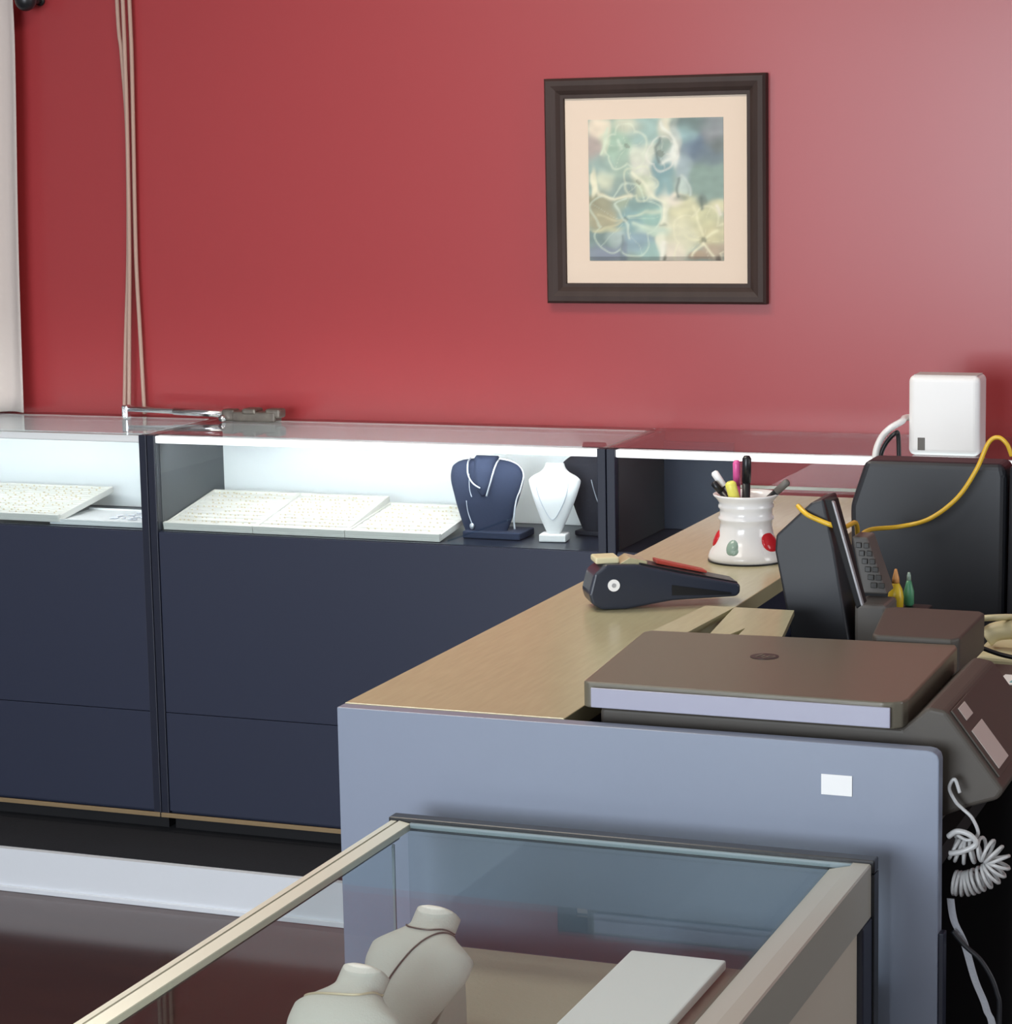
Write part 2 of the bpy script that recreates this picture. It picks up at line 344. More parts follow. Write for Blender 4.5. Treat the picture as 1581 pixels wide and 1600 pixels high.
for k, v in enumerate(ao.data.vertices):
    u_ = (v.co.x-1.855-ax0)/(ax1-ax0); u_ = (v.co.x+(-1.855)-ax0)/(ax1-ax0); v_ = 1-(v.co.z+1.728-az0)/(az1-az0)
    nx = noise.noise(Vector((u_*9, v_*9, 0)))*.03; ny = noise.noise(Vector((u_*9, v_*9, 5)))*.03
    uu_, vv_ = u_+nx, v_+ny
    c = hexc('9fb2a6')*.05; ws = .05
    for a, b, s1, s2, h in bl:
        g = math.exp(-(((uu_-a)/s1)**2+((vv_-b)/s2)**2)**1.3*1.2)
        c += h*g; ws += g
    c = c/ws
    for cu, cv, rad, n, ph, colr in ((.27, .72, .27, 5, .4, 'd8e6d2'), (.84, .86, .24, 5, .2, 'ece8c8'), (.28, .2, .17, 5, 1., 'e2e8d2'), (.55, .25, .12, 4, .3, 'eceade'), (.38, .45, .13, 5, 0, 'e0e4c8')):
        e, d = flower(uu_, vv_, cu, cv, rad, n, ph)
        c = c.lerp(hexc(colr), .55*e)
        if d: c = c.lerp(hexc('74786a'), .5)
    for colr, wd, pl_ in strokes:
        dm = min(sd_(uu_, vv_, p, q) for p, q in zip(pl_, pl_[1:]))
        if dm < wd*2.2: c = c.lerp(hexc(colr), .75*math.exp(-(dm/wd)**2))
    c = c*(1+.14*noise.noise(Vector((u_*14, v_*22, 2))))
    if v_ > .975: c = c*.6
    ca.data[k].color = (max(c.x, 0), max(c.y, 0), max(c.z, 0), 1)

# ------------------------------------------------------------------ curtain, rod, cords
t = thing('curtain', 'off-white textured curtain hanging at the far left of the red wall', 'curtain', (-4.1, 5.62, 1.15))
bm = bmesh.new(); nx_, nz_ = 90, 40; G = []
for j in range(nz_+1):
    z = 1.150+(ZC-.02-1.150)*j/nz_; row = []
    for i in range(nx_+1):
        s = i/nx_; right = -3.643+.024*max(0, min(1, (z-1.15)/1.0))-.003*math.sin(z*5)
        x = -5.0+(right+5.0)*s; y = 5.635+.018*math.sin(s*60+.6*math.sin(z*2))+.006*math.sin(s*23+z*3)
        row.append(bm.verts.new((x+4.1, y-5.62, z-1.15)))
    G.append(row)
for j in range(nz_):
    for i in range(nx_): bm.faces.new((G[j][i], G[j][i+1], G[j+1][i+1], G[j+1][i]))
cu_ = link('curtain_cloth', bm, CURT, t, True)
md = cu_.modifiers.new('thick', 'SOLIDIFY'); md.thickness = .003
t = thing('curtain_tieback_knob', 'dark round knob on the red wall beside the curtain at the top left', 'wall knob', (-3.572, 5.70, 2.247))
link('knob_ball', ball((0, -.075, 0), .030, .026, .030), BLACKM, t, True)
link('stem', tube([(0, -.0005, 0), (0, -.05, 0)], .009), BLACKM, t, True)
link('wall_plate', tube([(0, -.0005, 0), (0, -.008, 0)], .013, sides=24), BLACKM, t, True)
cords = [([(-3.325, 5.675, 2.9), (-3.325, 5.675, 2.238), (-3.318, 5.675, 2.1), (-3.312, 5.676, 1.9), (-3.322, 5.675, 1.6), (-3.340, 5.672, 1.35), (-3.353, 5.67, 1.1495)], 'leftmost of the tan cords hanging down the red wall, bowing left at the bottom'),
 ([(-3.306, 5.668, 2.9), (-3.304, 5.668, 2.238), (-3.302, 5.664, 2.09), (-3.304, 5.664, 1.92), (-3.312, 5.663, 1.6), (-3.325, 5.664, 1.35), (-3.333, 5.66, 1.1495)], 'middle tan cord of the bunch hanging down the red wall'),
 ([(-3.294, 5.680, 2.9), (-3.291, 5.680, 2.238), (-3.291, 5.680, 2.09), (-3.296, 5.681, 1.9), (-3.303, 5.680, 1.57), (-3.300, 5.68, 1.35), (-3.297, 5.68, 1.1495)], 'rightmost tan cord of the bunch hanging down the red wall')]
for pts, lb in cords:
    tag(link('hanging_cord', tube(catmull(pts, 10), .0055), CORD, smooth=True), lb, 'cord', 'tan cords down the red wall')

# ------------------------------------------------------------------ rod tool on the case top
t = thing('metal_rod_tool', 'silver rod with a dark grey clamp head lying on the wall display case top', 'tool', (-3.1, 5.6, 1.146))
link('rod', tube([(-.205, 0, .026), (.095, -.004, .019)], .0075, sides=16), CHROME, t, True)
link('sleeve', tube([(-.06, -.002, .0225), (.10, -.004, .0185)], .0095, sides=16), CHROME, t, True)
link('end_fitting', box(-.214, -.196, -.012, .012, .0003, .036, .004), CHROME, t)
bm = box(.088, .125, -.018, .018, .0003, .032, .005); B(bm, .12, .245, -.022, .022, .0003, .028, .005); B(bm, .15, .19, -.024, .024, .02, .036, .005); B(bm, .215, .258, -.02, .02, .012, .036, .006)
link('clamp_head', bm, GUN, t)
link('clamp_screw', tube([(.096, -.035, .010), (.096, -.005, .010)], .008, sides=12), CHROME, t, True)

# ------------------------------------------------------------------ trays in the cases
def jewel_tray(name, c, label, w_, d_, z0, z1, yf, xc, skew=0.0, n=9, mesh=True, group='white jewellery trays in the wall cases'):
    """tilted tray: front edge at yf height z0, back edge height z1; xc = centre x at front."""
    t = thing(name, label, 'tray', (xc, yf, z0), 0, group)
    ang = math.atan2(z1-z0, d_)
    def tilt(bm):
        bmesh.ops.transform(bm, matrix=Matrix.Shear('XY', 4, (0, 0)) if False else Matrix.Rotation(ang, 4, 'X'), verts=bm.verts)
        for v in bm.verts: v.co.x += skew*v.co.y
        return bm
    dd = math.hypot(d_, z1-z0); h = w_/2
    bm = box(-h, h, 0, dd, .0005, .009, .001)
    B(bm, -h, h, 0, .012, .009, .020, .001); B(bm, -h, h, dd-.008, dd, .009, .016, .001); B(bm, -h, -h+.006, .012, dd-.008, .009, .016); B(bm, h-.006, h, .012, dd-.008, .009, .016)
    link('tray_shell', tilt(bm), TRAYW, t)
    bm = bmesh.new()
    for k in range(n):
        y = .018+(dd-.03)*k/n; B(bm, -h+.008, h-.008, y, y+(dd-.03)/n*.72, .009, .0145, .001)
    link('foam_rows', tilt(bm), TRAYW, t)
    bm = bmesh.new(); rnd = random.Random(int(abs(xc)*1000))
    for k in range(n):
        y = .018+(dd-.03)*(k+.55)/n
        for q in range(16):
            x = -h+.02+(2*h-.04)*(q+.5)/16
            if rnd.random() < .8: ball((x+rnd.uniform(-.005, .005), y+rnd.uniform(-.004, .004), .0155), rnd.uniform(.0015, .004), .0014, .0028, bm, 6, 4)
    link('jewellery_rows', tilt(bm), JEWEL, t)['kind'] = 'stuff'
    return t
zt = ZD+.001
jewel_tray('jewellery_tray', None, 'white jewellery tray at the left end of the middle wall case', .252, .275, zt, zt+.05, 5.328, -2.925, skew=0)
jewel_tray('jewellery_tray', None, 'white jewellery tray between two others in the middle wall case', .252, .275, zt, zt+.05, 5.328, -2.672, skew=0, n=10)
jewel_tray('jewellery_tray', None, 'white jewellery tray beside the navy bust in the middle wall case, set lowest of three', .252, .275, zt, zt+.034, 5.328, -2.419, skew=0, n=7)
jewel_tray('slotted_ring_tray', None, 'white slotted tray propped up in the far left wall case', .40, .28, zt+.006, zt+.045, 5.330, -3.560, skew=0, n=14)
t = thing('flat_white_tray', 'flat white tray lying beside the slotted tray in the far left wall case', 'tray', (-3.25, 5.335, zt))
bm = box(-.14, .135, 0, .20, 0, .010, .002); B(bm, -.14, .135, 0, .006, .010, .014); B(bm, -.14, .135, .194, .2, .010, .014)
link('tray_shell', bm, WHITEP, t)
bm = bmesh.new()
for k in range(26): ball((random.uniform(.0, .12), random.uniform(.05, .17), .0125), .008, .004, .002, bm, 8, 4)
link('loose_jewellery', bm, SILVER, t)['kind'] = 'stuff'

# ------------------------------------------------------------------ necklace busts
def interp(tab, z):
    n = len(tab)
    for i in range(n-1):
        a, b = tab[i][0], tab[i+1][0]
        if z <= b:
            h = b-a; s = max(0, (z-a)/h); out = []
            for c in range(1, 4):
                def sl(j): return (tab[j+1][c]-tab[j][c])/(tab[j+1][0]-tab[j][0])
                def tg(j):
                    if j == 0: return sl(0)
                    if j == n-1: return sl(n-2)
                    u_, v_ = sl(j-1), sl(j); return 0 if u_*v_ <= 0 else 2*u_*v_/(u_+v_)
                p, q = tab[i][c], tab[i+1][c]
                out.append((2*s**3-3*s*s+1)*p+(s**3-2*s*s+s)*h*tg(i)+(-2*s**3+3*s*s)*q+(s**3-s*s)*h*tg(i+1))
            return out
    return list(tab[-1][1:])
def bust_surface(tab, scale):
    def f(x, z):
        hw, fd, bd = interp(tab, z/scale); hw *= scale; fd *= scale
        q = min(1, abs(x)/max(hw, 1e-6)); return -fd*math.sqrt(max(0, 1-q**2.4))
    return f
def bust_mesh(tab, scale, n=32, rows=44):
    bm = bmesh.new(); rings = []; z0, z1 = tab[0][0], tab[-1][0]
    for j in range(rows+1):
        z = z0+(z1-z0)*j/rows; hw, fd, bd = interp(tab, z); ring = []
        for k in range(n):
            a = 2*math.pi*k/n; cx, sy = math.cos(a), math.sin(a)
            x = hw*math.copysign(abs(cx)**.85, cx); q = min(1, abs(x)/max(hw, 1e-6))
            y = -fd*math.sqrt(max(0, 1-q**2.4)) if sy < 0 else bd*math.sqrt(max(0, 1-q**2.4))
            ring.append(bm.verts.new((x*scale, y*scale, z*scale)))
        rings.append(ring)
    for j in range(rows):
        for k in range(n): bm.faces.new((rings[j][k], rings[j][(k+1) % n], rings[j+1][(k+1) % n], rings[j+1][k]))
    bm.faces.new(rings[0][::-1]); bm.faces.new(rings[-1])
    return bm
def chain(tab, scale, pts, r=.0012, mtx=None, mt=None, name='necklace', parent=None, ofs=.0012):
    f = bust_surface(tab, scale); P = catmull([(x*scale, 0, z*scale) for x, z in pts], 10)
    P = [Vector((p.x, f(p.x, p.z)-ofs, p.z)) for p in P]
    bm = tube(P, r, sides=6)
    if mtx: bmesh.ops.transform(bm, matrix=mtx, verts=bm.verts)
    return bm
# navy heart shaped stand
NT = [(0, .26, .06, .04), (.15, .33, .08, .04), (.5, .45, .12, .04), (.76, .51, .13, .04), (.88, .49, .12, .04), (.95, .41, .10, .04), (.985, .30, .06, .03), (1.0, .18, .04, .02)]
yb_ = 5.47
def stand_bust(name, label, cat, x, y, z, lean, rz, tab, scale, m, parts, group=None, base=None):
    t = thing(name, label, cat, (x, y, z), rz, group)
    T = Matrix.Translation((0, 0, (base or 0)))@Matrix.Rotation(-lean, 4, 'X')
    bm = bust_mesh(tab, scale); bmesh.ops.transform(bm, matrix=T, verts=bm.verts)
    link('bust_form', bm, m, t, True)
    return t, T
t, T = stand_bust('necklace_bust', 'navy velvet heart shaped necklace bust in the middle wall case', 'jewellery bust', -2.213, 5.43, ZD+.001, R(6), 0, NT, .188, VELN, None, base=.004)
bm = bust_mesh([(.52, .04, .15, 0), (.60, .13, .17, .02), (.85, .185, .17, .03), (1.0, .175, .13, .03), (1.04, .15, .09, .02)], .188)
bmesh.ops.transform(bm, matrix=T, verts=bm.verts); link('neck_form', bm, VELN, t, True)
link('stand_foot', box(-.05, .10, -.03, .07, .0, .018, .003), VELN, t)
for lb, pts, r_ in (('short silver necklace on the navy bust', [(-.21, 1.0), (-.195, .80), (-.12, .68), (-.02, .62)], .0022), ('silver chain down the right of the navy bust', [(.20, .99), (.13, .72), (.07, .52)], .0024),
                    ('long silver chain on the left of the navy bust', [(-.20, .8), (-.19, .6), (-.16, .5)], .0012), ('silver chain with round pendant on the navy bust', [(-.24, .45), (-.22, .3), (-.17, .16)], .0012)):
    bm = chain(NT, .188, pts, r_, T, ofs=.012 if r_ > .002 else .002)
    if 'pendant' in lb: 
        f = bust_surface(NT, .188); c = T@Vector((-.16*.188, f(-.16*.188, .10*.188)-.006, .12*.188)); ball(c, .006, .004, .008, bm)
    tag(link('necklace', bm, SILVER, smooth=True), lb, 'necklace', 'necklaces on the busts')
    for o in (bpy.context.scene.collection.objects[-1],): o.matrix_world = Matrix.Translation((-2.213, 5.43, ZD+.001))
# pearl rim strand over the right shoulder
bm = tube([T@Vector(p) for p in catmull([(.035, -.012, .189), (.065, -.010, .184), (.088, -.008, .172), (.098, -.008, .150), (.092, -.012, .115), (.084, -.016, .090), (.080, -.020, .05), (.084, -.024, .02)], 10)], .0024, sides=6)
o = tag(link('necklace', bm, SILVER, smooth=True), 'silver strand draped over the right shoulder of the navy bust', 'necklace', 'necklaces on the busts'); o.location = (-2.213, 5.43, ZD+.001)
# white bust
WT = [(0, .09, .05, .05), (.05, .12, .07, .05), (.35, .25, .14, .06), (.60, .34, .18, .06), (.75, .375, .18, .07), (.82, .31, .15, .08), (.88, .20, .13, .09), (.95, .145, .11, .09), (1.0, .13, .10, .08)]
t, T = stand_bust('necklace_bust', 'white necklace bust on a white foot next to the navy bust', 'jewellery bust', -2.032, 5.42, ZD+.001, R(8), R(8), WT, .170, VELW, None, base=.018)
link('stand_foot', box(-.033, .033, -.022, .03, .0, .0185, .003), VELW, t)
for lb, pts in (('short grey chain around the white bust', [(-.15, .93), (-.07, .86), (.08, .86), (.2, .84)]), ('long chain in a V on the white bust', [(-.24, .82), (-.22, .6), (-.12, .35), (.0, .2), (.12, .35), (.2, .55), (.24, .8)])):
    bm = chain(WT, .170, pts, .0009, T); o = tag(link('necklace', bm, SILVER, smooth=True), lb, 'necklace', 'necklaces on the busts')
    o.matrix_world = Matrix.Translation((-2.032, 5.42, ZD+.001))@Matrix.Rotation(R(8), 4, 'Z')
# black bust behind
t, T = stand_bust('necklace_bust', 'black velvet necklace bust half hidden behind the white bust', 'jewellery bust', -1.972, 5.53, ZD+.001, R(5), R(-5), WT, .222, VELB, None, base=.004)
link('stand_foot', box(-.04, .04, -.02, .05, .0, .012, .003), VELB, t)
bm = chain(WT, .222, [(.05, .6), (.1, .4), (.14, .28)], .0010, T); f = bust_surface(WT, .222)
c = T@Vector((.15*.222, f(.15*.222, .22*.222)-.006, .23*.222)); ball(c, .007, .004, .010, bm)
o = tag(link('necklace', bm, SILVER, smooth=True), 'chain with pear shaped pendant on the black bust', 'necklace', 'necklaces on the busts'); o.matrix_world = Matrix.Translation((-1.972, 5.53, ZD+.001))@Matrix.Rotation(R(-5), 4, 'Z')
# clear sloping bar added to stand for a front-glass reflection over the navy bust
bm = prism([(-2.275, ZD+.0015), (-2.12, ZD+.058), (-2.12, ZD+.062), (-2.275, ZD+.0055)], 'y', 5.335, 5.365)
bm2 = bm; tag(link('glass_reflection_bar', bm2, REFLBAR), 'clear sloping bar standing for a glass reflection over the navy bust', 'reflection')

# ------------------------------------------------------------------ near display case
NX0, NX1, NY0, NY1, NZ = -1.374, -.692, .75, 2.992, .920; DZ = .752
t = thing('display_case', 'foreground glass topped display case with champagne metal rails and cream side', 'display case', (-1.03, 1.9, 0))
def L(n, bm, m, sm=False, p=None):
    bmesh.ops.translate(bm, verts=bm.verts, vec=(1.03, -1.9, 0)); return link(n, bm, m, p or t, sm)
L('cabinet_body', box(NX0+.012, NX1-.012, NY0, NY1-.06, .08, DZ-.004), CREAM)
L('display_floor', box(NX0+.014, NX1-.02, NY0+.01, NY1-.012, DZ-.0035, DZ), DECK)
L('kick_base', box(NX0+.05, NX1-.05, NY0+.05, NY1-.08, 0, .0795), BLACKV)
L('end_panel', box(NX0+.006, NX1-.012, NY1-.0118, NY1-.0018, .08, DZ-.005), NAVYD)
L('side_panel', box(NX1-.0115, NX1-.0062, NY0, NY1-.052, .08, NZ-.071), CREAM)
L('inner_back', box(NX1-.030, NX1-.024, NY0+.01, NY1-.02, DZ+.0005, NZ-.012), DECK)
L('end_post', box(NX1-.0118, NX1+.002, NY1-.05, NY1-.002, .08, NZ-.071, .002), NAVYD)
bm = prism([(NX0, NZ-.028), (NX0, NZ-.003), (NX0+.003, NZ), (NX0+.0115, NZ), (NX0+.0115, NZ-.028)], 'y', NY0, NY1)
L('front_rail', bm, ALU2)
bm = prism([(NX0+.0155, NZ-.016), (NX0+.0155, NZ+.0005), (NX0+.0320, NZ-.0025), (NX0+.0320, NZ-.012)], 'y', NY0, NY1)
L('front_rail', bm, ALU2)
L('rail_groove', box(NX0+.0117, NX0+.0153, NY0, NY1, NZ-.026, NZ-.006), BLACKM)
bm = prism([(NX1, NZ-.070), (NX1, NZ-.002), (NX1-.002, NZ), (NX1-.024, NZ), (NX1-.024, NZ-.07)], 'y', NY0, NY1)
L('back_rail', bm, ALU)
bm = prism([(NX1-.0242, NZ-.001), (NX1-.0242, NZ-.030), (NX1-.052, NZ-.030), (NX1-.052, NZ-.0075)], 'y', NY0, NY1-.012)
L('rail_lip', bm, ALU)
bm = box(NX0-.002, NX1+.004, NY1+.002, NY1+.026, NZ-.014, NZ+.004, .002); B(bm, NX0-.002, NX0+.012, NY1+.002, NY1+.026, .08, DZ-.01); B(bm, NX1-.012, NX1+.004, NY1+.002, NY1+.026, .08, NZ-.0145)
L('end_frame', bm, BLACKM)
L('end_glass', box(NX0+.033, NX1-.053, NY1-.011, NY1-.007, DZ+.001, NZ-.010), GLASSN)
L('glass_edge', box(NX0+.033, NX1-.025, NY1-.0035, NY1+.001, NZ-.008, NZ-.001), GLASSE)
L('front_glass', box(NX0+.006, NX0+.010, NY0, NY1-.013, DZ-.06, NZ-.029), GLASSN)
L('top_glass', box(NX0+.033, NX1-.053, NY0, NY1-.0045, NZ-.0085, NZ-.0035), GLASSN)
l = bpy.data.lights.new('case_light', 'AREA'); l.shape = 'RECTANGLE'; l.size = 2.0; l.size_y = .02; l.energy = 5.0; l.color = (1, .95, .86)
lo = bpy.data.objects.new('case_light', l); COL.objects.link(lo); lo.parent = t; lo.location = (NX1-.060+1.03, 0, NZ-.034)
lo.rotation_euler = (Vector((-.5, 0, -.9)).to_track_quat('-Z', 'X')).to_euler()
L('light_strip', box(NX1-.056, NX1-.036, NY0+.05, NY1-.05, NZ-.042, NZ-.0305, .002), STRIP)
L('corner_seam', box(NX0+.010, NX0+.0135, NY1-.016, NY1-.0125, DZ, NZ-.03), GLASSE)

GT = [(0, .06, .02, .0), (.05, .10, .05, .01), (.25, .20, .13, .02), (.50, .30, .18, .03), (.64, .345, .18, .04), (.71, .345, .17, .05), (.78, .27, .15, .06), (.84, .18, .13, .07), (.88, .145, .12, .07), (.98, .145, .115, .07), (1.0, .12, .09, .06)]
def near_bust(label, x, y, lean, rz, scale, roll=0, chains=()):
    t = thing('necklace_bust', label, 'jewellery bust', (x, y, DZ+.0005), rz)
    T = Matrix.Translation((0, 0, .006))@Matrix.Rotation(roll, 4, 'Y')@Matrix.Rotation(-lean, 4, 'X')
    bm = bust_mesh(GT, scale, 40, 60); bmesh.ops.transform(bm, matrix=T, verts=bm.verts)
    link('bust_form', bm, VELG, t, True)
    bm = prism([(.045, .0), (.135, .0), (.132, .100), (.105, .085), (.050, .030)], 'x', -scale*.22, scale*.22, .002)
    link('easel_foot', bm, VELG, t)
    return t, T
def near_chain(label, x, y, rz, T, scale, pts, m, r=.0011):
    bm = chain(GT, scale, pts, r, T); o = tag(link('necklace', bm, m, smooth=True), label, 'necklace', 'necklaces on the busts')
    o.matrix_world = Matrix.Translation((x, y, DZ+.0005))@Matrix.Rotation(rz, 4, 'Z')
bx, by, brz = -1.1838, 2.5270, R(-8)
t, T = near_bust('ivory grey velvet necklace bust, the taller one farther back in the foreground case', bx, by, R(46), brz, .210)
near_chain('thin grey chain hanging on the farther ivory bust in the foreground case', bx, by, brz, T, .210, [(-.15, .87), (-.08, .82), (.06, .82), (.155, .88)], GREYCH)
near_chain('long grey chain crossing the chest of the farther ivory bust', bx, by, brz, T, .210, [(.16, .86), (.06, .72), (-.04, .45), (-.06, .15)], GREYCH)
cx_, cy_, crz = -1.1790, 2.3018, R(-8)
t, T = near_bust('ivory velvet necklace bust nearest the bottom edge in the foreground case', cx_, cy_, R(46), crz, .210)
near_chain('gold coloured chain around the neck of the nearer ivory bust', cx_, cy_, crz, T, .210, [(.155, .88), (.10, .80), (-.05, .77), (-.27, .76)], JEWEL, .0014)
t = thing('white_display_pad', 'bright white display pad in a brown tray inside the foreground case', 'display pad', (-.942, 2.615, DZ))
link('tray_box', box(-.055, .118, -.5, .31, .0005, .032, .002), BROWN, t)
link('pad', box(-.052, .078, -.48, .300, .0325, .046, .003), PAPER, t)

# ------------------------------------------------------------------ sales counter
t = thing('sales_counter', 'slate blue sales counter with beige woodgrain top running to the wall cases', 'counter', (-1.06, 3.1, 0))
def L(n, bm, m, sm=False, p=None):
    bmesh.ops.translate(bm, verts=bm.verts, vec=(1.06, -3.1, 0)); return link(n, bm, m, p or t, sm)
bm = box(-1.500, -.626, 3.096, 3.122, 0, 1.0495)
bm.free()
bm = prism([(-1.500, 0), (-.626, 0), (-.626, 1.036), (-.628, 1.043), (-.634, 1.0475), (-.642, 1.049), (-1.500, 1.049)], 'y', 3.096, 3.122, .0015)
L('end_panel', bm, SLATE)
L('countertop', box(-1.500, -1.16, 3.1225, 5.29, 1.022, 1.05, .0015), TAN)
L('counter_carcass', box(-1.492, -1.18, 3.1235, 5.285, 0, 1.021), NAVY)
L('work_surface', box(-1.159, -.635, 3.1235, 3.62, .875, .90), BLACKV)
L('edge_strip', box(-.6255, -.6185, 3.098, 3.118, 0, .80, .001), NAVYD)
tag(link('sticker', box(-.784, -.742, 3.0945, 3.0957, .979, 1.007), PAPER), 'small white rectangular sticker on the slate blue counter end panel', 'sticker')
t = thing('back_desk', 'black desk behind the printer carrying the desk phone and equipment', 'desk', (-.4, 4.3, 0))
link('desk_top', box(-.755, 1.2, -.66, .66, .885, .92, .002), BLACKV, t)
link('under_desk_dark', box(-.755, 1.2, -.64, -.62, 0, .8845), BLACKV, t)  # black board put in for the dark space under the desk
link('side_board', box(-.755, -.735, -.619, .62, 0, .8845), BLACKV, t)

# ------------------------------------------------------------------ printer
t = thing('printer', 'brown grey multifunction printer sitting behind the counter end panel', 'printer', (-.9, 3.35, .90))
def L(n, bm, m, sm=False, p=None):
    bmesh.ops.translate(bm, verts=bm.verts, vec=(.9, -3.35, -.90)); return link(n, bm, m, p or t, sm)
# body profile (x,z) extruded along y
L('printer_body', prism([(-1.120, .9005), (-.66, .9005), (-.640, .940), (-.600, .958), (-.560, .972), (-.552, .985), (-.630, 1.088), (-.655, 1.092), (-.69, 1.060), (-1.120, 1.060)], 'y', 3.160, 3.50, .006, 3), PRN)
bm = prism([(-1.128, 3.140), (-.715, 3.136), (-.695, 3.142), (-.683, 3.160), (-.684, 3.52), (-.690, 3.535), (-1.165, 3.515), (-1.172, 3.50), (-1.135, 3.150)], 'z', 1.060, 1.0615, 0)
bm.free()
lidp = [(-1.132, 3.143), (-.712, 3.138), (-.697, 3.142), (-.687, 3.152), (-.683, 3.17), (-.686, 3.52), (-.692, 3.538), (-1.160, 3.515), (-1.168, 3.50), (-1.140, 3.150)]
L('scanner_lid', prism(lidp, 'z', 1.063, 1.100, .003, 3), PRNT)
L('lid_front_trim', box(-1.124, -.700, 3.1335, 3.1375, 1.066, 1.094, .001), PRNF)
L('document_feeder', prism([(-.815, 3.545), (-.700, 3.545), (-.690, 3.56), (-.690, 3.76), (-.700, 3.775), (-.835, 3.775), (-.850, 3.76), (-.822, 3.555)], 'z', 1.045, 1.106, .004, 3), PRN)
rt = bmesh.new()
def flatplate(bm, pts, z0, z1):
    b2 = prism(pts, 'z', z0, z1); me = bpy.data.meshes.new('t'); b2.to_mesh(me); b2.free(); bm.from_mesh(me); bpy.data.meshes.remove(me)
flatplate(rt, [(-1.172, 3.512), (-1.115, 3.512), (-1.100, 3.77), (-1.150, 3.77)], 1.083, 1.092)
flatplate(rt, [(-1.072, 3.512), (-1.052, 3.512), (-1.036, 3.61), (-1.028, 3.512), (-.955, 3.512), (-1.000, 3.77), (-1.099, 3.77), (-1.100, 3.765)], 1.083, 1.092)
L('shadow_gap_plate', rt, TAN)  # added plate; its cut gaps stand for shadows and reflections on the counter
L('rear_housing', box(-.83, -.60, 3.505, 3.70, .921, 1.040, .006), PRN)
pc, pn = Vector((-.545, 3.24, 1.052)), None
# control screen on the sloped nose: slope from (-.590,1.088) to (-.505,1.03)
sd = Vector((.078, 0, -.103)).normalized(); sn = Vector((.103, 0, .078)).normalized()
def slab(s0, s1, y0, y1, h0, h1, bev=.0008):
    b2 = box(s0, s1, y0, y1, h0, h1, bev); Mx = Matrix(((sd.x, 0, sn.x, -.630), (0, 1, 0, 0), (sd.z, 0, sn.z, 1.088), (0, 0, 0, 1)))
    bmesh.ops.transform(b2, matrix=Mx, verts=b2.verts); return b2
cp = L('control_panel', slab(.004, .112, 3.175, 3.285, .0003, .003), PRN)
L('screen', slab(.042, .104, 3.19, 3.262, .0032, .0045), SCREEN, p=cp)
L('button', slab(.008, .028, 3.200, 3.245, .0032, .0045), SCREEN, p=cp)
bm = lathe([(.001, 0), (.021, 0), (.021, .0006), (.001, .0006)], 32, (-.940, 3.375, 1.1001)); lg = L('logo_disc', bm, BLACKM)
textmesh('logo_letters', 'hp', .030, PRNT, Matrix.Translation((-.940+.9, 3.375-3.35+.002, 1.1010-.90)), lg)

# ------------------------------------------------------------------ payment terminal on the counter
d = Vector((.19, .15, 0)).normalized(); ang = math.atan2(d.y, d.x)
t = thing('card_terminal', 'dark handheld card terminal with round white badge lying on the beige counter', 'card terminal', (-1.368, 3.925, 1.05), ang-R(8))
pf = [(-.045, .030), (-.040, .012), (-.022, .0015), (.02, .0008), (.10, .012), (.215, .014), (.222, .020), (.222, .036), (.12, .058), (.04, .078), (-.015, .080), (-.036, .064)]
link('terminal_body', prism(pf, 'y', -.036, .036, .005, 3), mat('blue_black_plastic', (.030, .036, .055), .3), t, True).data.polygons
for p in t.children[0].data.polygons: p.use_smooth = False
link('keypad_face', prism([(.045, .080), (.219, .0385), (.219, .034), (.045, .074)], 'y', -.028, .030, .0015), BLACKM, t)
link('card_strip', prism([(.08, .0795), (.17, .056), (.17, .052), (.08, .073)], 'y', -.005, .026, .001), ORCARD, t)
link('paper_cover', box(-.030, .012, -.020, .028, .079, .090, .003), CREAMP, t)
link('display_hood', prism([(.012, .079), (.03, .089), (.06, .081), (.06, .074)], 'y', -.024, .026, .001), TAN, t)
bd = link('badge', tube([(-.002, -.0362, .044), (-.002, -.0385, .044)], .0105, sides=28), WHITE, t, False)
link('badge_mark', tube([(-.002, -.0386, .044), (-.002, -.0390, .044)], .004, sides=16), SILVER, bd)
link('grip_recess', prism([(.10, .040), (.205, .022), (.205, .018), (.10, .022)], 'y', -.0375, -.0355), BLACKM, t)

# ------------------------------------------------------------------ pen cup
PC = Vector((-1.272, 4.44, 1.05))
t = thing('pen_cup', 'white ceramic waisted cup painted with red fruit, holding pens on the counter', 'pen cup', PC)
prof = [(.058, 0), (.072, .002), (.073, .010), (.069, .020), (.060, .034), (.053, .050), (.050, .066), (.050, .078), (.053, .081), (.053, .085), (.050, .088), (.050, .100), (.053, .104), (.053, .108), (.051, .112), (.056, .120), (.062, .126), (.063, .129), (.060, .130), (.055, .126), (.048, .118), (.046, .06), (.045, .012)]
link('cup_body', lathe(prof, 56), CERAM, t, True)
link('base_ring', lathe([(.055, -.0), (.0735, .0), (.0738, .003), (.055, .003)], 56, (0, 0, .0002)), BLACKM, t)
def fruit(a, zc, rx, rz, m, nm, rad):
    bm = ball((0, 0, 0), rx, .007, rz); Mx = Matrix.Translation((rad*math.cos(a), rad*math.sin(a), zc))@Matrix.Rotation(a+math.pi/2, 4, 'Z')@Matrix.Rotation(R(-25), 4, 'X')
    bmesh.ops.transform(bm, matrix=Mx, verts=bm.verts); return link(nm, bm, m, t, True)
fruit(R(-22), .040, .021, .021, REDG, 'red_fruit', .056)
fruit(R(198), .044, .016, .019, REDG, 'red_fruit', .054)
fruit(R(-100), .032, .012, .017, GREENG, 'green_leaf', .060)
fruit(R(-95), .024, .010, .010, GREENG, 'green_leaf', .062)
